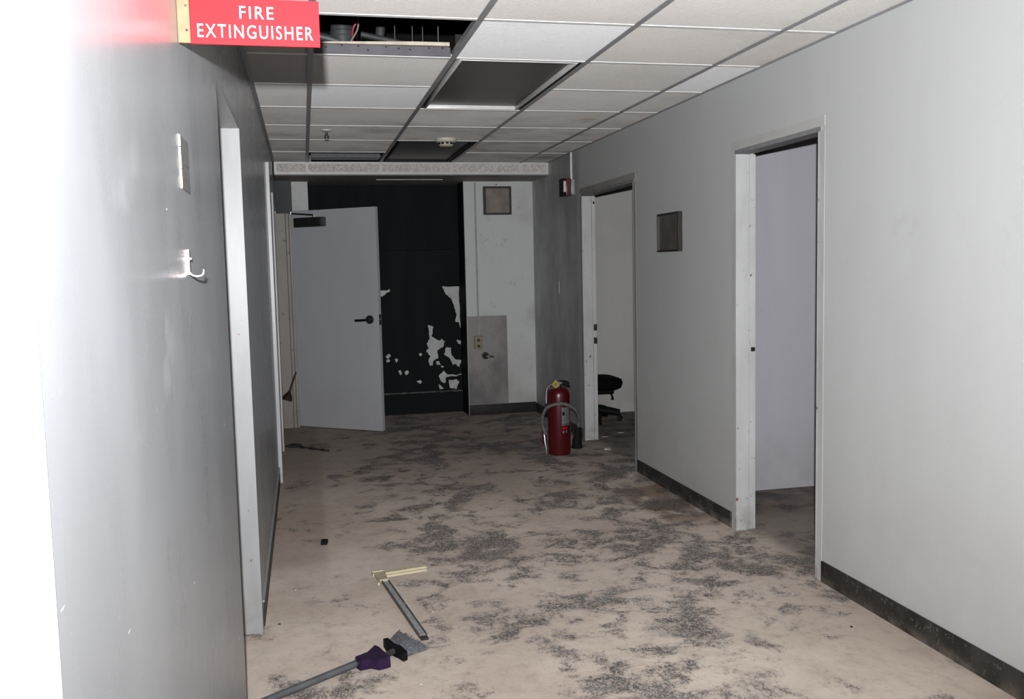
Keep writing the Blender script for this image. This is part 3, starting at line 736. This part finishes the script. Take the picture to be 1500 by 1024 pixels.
slab('rim', [(.249, 4.160), (.256, 4.151), (.259, 4.120), (.253, 4.120)], .001, .014, M['cream'])
slab('rim', [(.266, 4.000), (.274, 4.000), (.286, 4.024), (.272, 4.024)], .001, .012, M['cream'])
slab('rim', [(.276, 4.034), (.318, 4.042), (.318, 4.034), (.276, 4.026)], .0125, .016, M['cream'])
slab('arm', [(.306, 4.150), (.503, 4.186), (.504, 4.165), (.312, 4.128)], .001, .014, M['cream'])
slab('arm_web', [(.312, 4.128), (.504, 4.165), (.501, 4.141), (.314, 4.106)], .001, .004, M['cream_dusty'])
slab('arm_lip', [(.314, 4.106), (.501, 4.141), (.501, 4.133), (.314, 4.098)], .001, .011, M['cream'])

# ---------------------------------------------------------------- office chair in the far room
oc = thing('office_chair', (2.50, 7.82, 0), 'black office swivel chair in the far right room', 'chair', 0)
def rrect(bm, w_, d, z0, z1, r=.07, cx=0, cy=0):
    pl = []
    for (sx, sy, a0) in ((1, 1, 0), (-1, 1, 90), (-1, -1, 180), (1, -1, 270)):
        for k in range(6):
            a = math.radians(a0+k*18); pl.append((cx+sx*(w_-r)+r*math.cos(a), cy+sy*(d-r)+r*math.sin(a)))
    n = len(pl); rings = []
    for (s_, z) in ((.80, z0), (.95, z0+.02), (1, (z0+z1)/2+.01), (.96, z1-.012), (.85, z1)):
        rings.append([bm.verts.new((cx+(p[0]-cx)*s_, cy+(p[1]-cy)*s_, z)) for p in pl])
    for a, b_ in zip(rings, rings[1:]):
        for k in range(n): bm.faces.new((a[k], a[(k+1) % n], b_[(k+1) % n], b_[k]))
    bm.faces.new(rings[0][::-1]); bm.faces.new(rings[-1]); return bm
obj('seat', rrect(B(), .235, .23, .295, .395, .12), M['chairfabric'], oc, True)
bx('seat_plate', (-.12, .17, -.09, .09, .250, .297), M['black'], oc, .01, True)
bm = B(); tube(bm, [(.13, -.09, .26), (.135, -.13, .235), (.135, -.135, .205)], [.006, .008, .014], 10); obj('height_lever', bm, M['black'], oc, True)
bm = B(); tube(bm, [(0, 0, .09), (0, 0, .255)], .028, 16); obj('gas_column', bm, M['black'], oc, True)
bm = B(); tube(bm, [(0, 0, .065), (0, 0, .125)], .05, 18); obj('hub', bm, M['black'], oc, True)
for k in range(5):
    a = math.radians(-25+72*k); ca, sa = math.cos(a), math.sin(a); rr = .235
    bm = B(); tube(bm, [(ca*.03, sa*.03, .105), (ca*rr*.6, sa*rr*.6, .095), (ca*rr, sa*rr, .078)], [.036, .034, .030], 10); lg = obj('base_arm', bm, M['black'], oc, True)
    bm = B()
    for s_ in (-1, 1):
        c0 = Vector((ca*rr, sa*rr, .026)); d = Vector((-sa, ca, 0))*s_
        tube(bm, [c0+d*.006, c0+d*.024], .0255, 14)
    tube(bm, [(ca*rr, sa*rr, .026), (ca*rr, sa*rr, .08)], .008, 8)
    obj('caster', bm, M['black'], lg, True)
bm = B(); tube(bm, spline([(-.10, .0, .265), (-.19, 0, .27), (-.215, 0, .33), (-.215, 0, .50)], 5), .016, 10); obj('back_post', bm, M['black'], oc, True)
bm = rrect(B(), .16, .18, -.025, .025, .08)
bmesh.ops.rotate(bm, verts=bm.verts, matrix=Matrix.Rotation(math.radians(90), 3, 'Y')); bmesh.ops.translate(bm, verts=bm.verts, vec=(-.19, 0, .60))
obj('backrest', bm, M['chairfabric'], oc, True)

# ---------------------------------------------------------------- plunger wedged by the open door
pg = thing('plunger', (-.18, 8.31, .24), 'dark red plunger wedged between the beige jamb and the door', 'plunger')
a = Vector((-.187, 8.325, .268)); b_ = Vector((-.10, 8.385, .505)); d = (b_-a).normalized()
bm = B(); tube(bm, [a+d*.05, b_], [.010, .008], 10); obj('handle', bm, M['red_rubber'], pg)
bm = B(); tube(bm, [a-d*.005, a+d*.012, a+d*.04, a+d*.065, a+d*.075], [.046, .045, .034, .018, .014], 18); obj('cup', bm, M['red_rubber'], pg)

# ---------------------------------------------------------------- scraps on the floor
def lump(name, x, y, sx, sy, sz, mt, label, cat, group=None, rot=None, n=9):
    bm = B()
    bot = []; top = []
    for k in range(n):
        a = 2*math.pi*k/n; q_ = random.uniform(.75, 1.1)
        bot.append((sx*q_*math.cos(a), sy*q_*math.sin(a)))
    rz = random.uniform(0, 6) if rot is None else rot
    v0 = [bm.verts.new((p[0], p[1], .0005)) for p in bot]
    v1 = [bm.verts.new((p[0]*.85, p[1]*.85, sz*random.uniform(.5, 1))) for p in bot]
    c0 = bm.verts.new((0, 0, sz))
    bm.faces.new(v0[::-1])
    for k in range(n):
        bm.faces.new((v0[k], v0[(k+1) % n], v1[(k+1) % n], v1[k])); bm.faces.new((v1[k], v1[(k+1) % n], c0))
    o = obj(name, bm, mt); o.location = (x, y, 0); o.rotation_euler = (0, 0, rz)
    return tag(o, label, cat, group)
bm = B(); prism(bm, [(.030, 4.690), (.062, 4.686), (.068, 4.735), (.036, 4.742)], lambda p: (p[0], p[1], .001), lambda p: (p[0], p[1], .018))
tag(obj('rubber_block', bm, M['rubber']), 'small black rubber block on the dust near the left wall', 'block')
rg = thing('charred_strip', (-.03, 7.32, 0), 'long charred rag strip on the floor in front of the open door', 'rag')
pts = [(-.17, 7.45, .012), (-.10, 7.40, .016), (-.04, 7.36, .012), (.03, 7.27, .014), (.09, 7.22, .010), (.135, 7.18, .008)]
bm = B(); tube(bm, spline(pts, 3), [.012+.006*math.sin(k*1.7) for k in range(16)], 8); bmesh.ops.scale(bm, verts=bm.verts, vec=(1, 1, .7)); 
for v in bm.verts: v.co.z = max(.0005, v.co.z)
obj('strip', bm, M['rag'], rg)
lump('rag_heap', -.13, 7.50, .07, .05, .02, M['rag'], 'small charred rag heap by the far left doorway', 'rag', rot=.4)
lump('paper_scrap', 2.067, 5.66, .016, .010, .006, M['paper'], 'tiny white scrap on the floor below the framed panel', 'scrap', rot=.6)
lump('paper_scrap', 2.345, 7.04, .035, .014, .006, M['paper'], 'white scrap on the far room floor behind the door jamb', 'scrap', rot=.2)
lump('paper_scrap', 2.53, 7.17, .035, .014, .006, M['paper'], 'white scrap lying on the floor in front of the office chair', 'scrap', rot=-.1)
lump('paper_scrap', 2.20, 6.55, .04, .03, .012, M['head_light'], 'dusty crumpled scrap on the threshold of the far right doorway', 'scrap', rot=.3)
for (x, y_, mt, lab) in ((.46, 3.62, 'paper', 'tiny pale paint chip beside the steel channel'), (-.09, 4.05, 'paper', 'tiny pale paint chip by the left baseboard'),
        (1.95, 3.40, 'paper', 'tiny pale paint chip by the near right door frame'), (1.55, 6.05, 'paper', 'tiny pale paint chip in front of the fire extinguisher'),
        (.33, 2.98, 'paper', 'tiny pale paint chip beside the purple broom socket'), (1.98, 3.02, 'rag', 'tiny dark crumb near the speckled right baseboard'),
        (-.15, 3.66, 'rag', 'tiny dark crumb at the foot of the white left jamb'), (1.86, 4.12, 'rag', 'tiny dark crumb on the threshold of the near right doorway')):
    lump('paint_chip' if mt == 'paper' else 'dirt_crumb', x, y_, .008, .006, .004, M[mt], lab, 'debris', n=6)
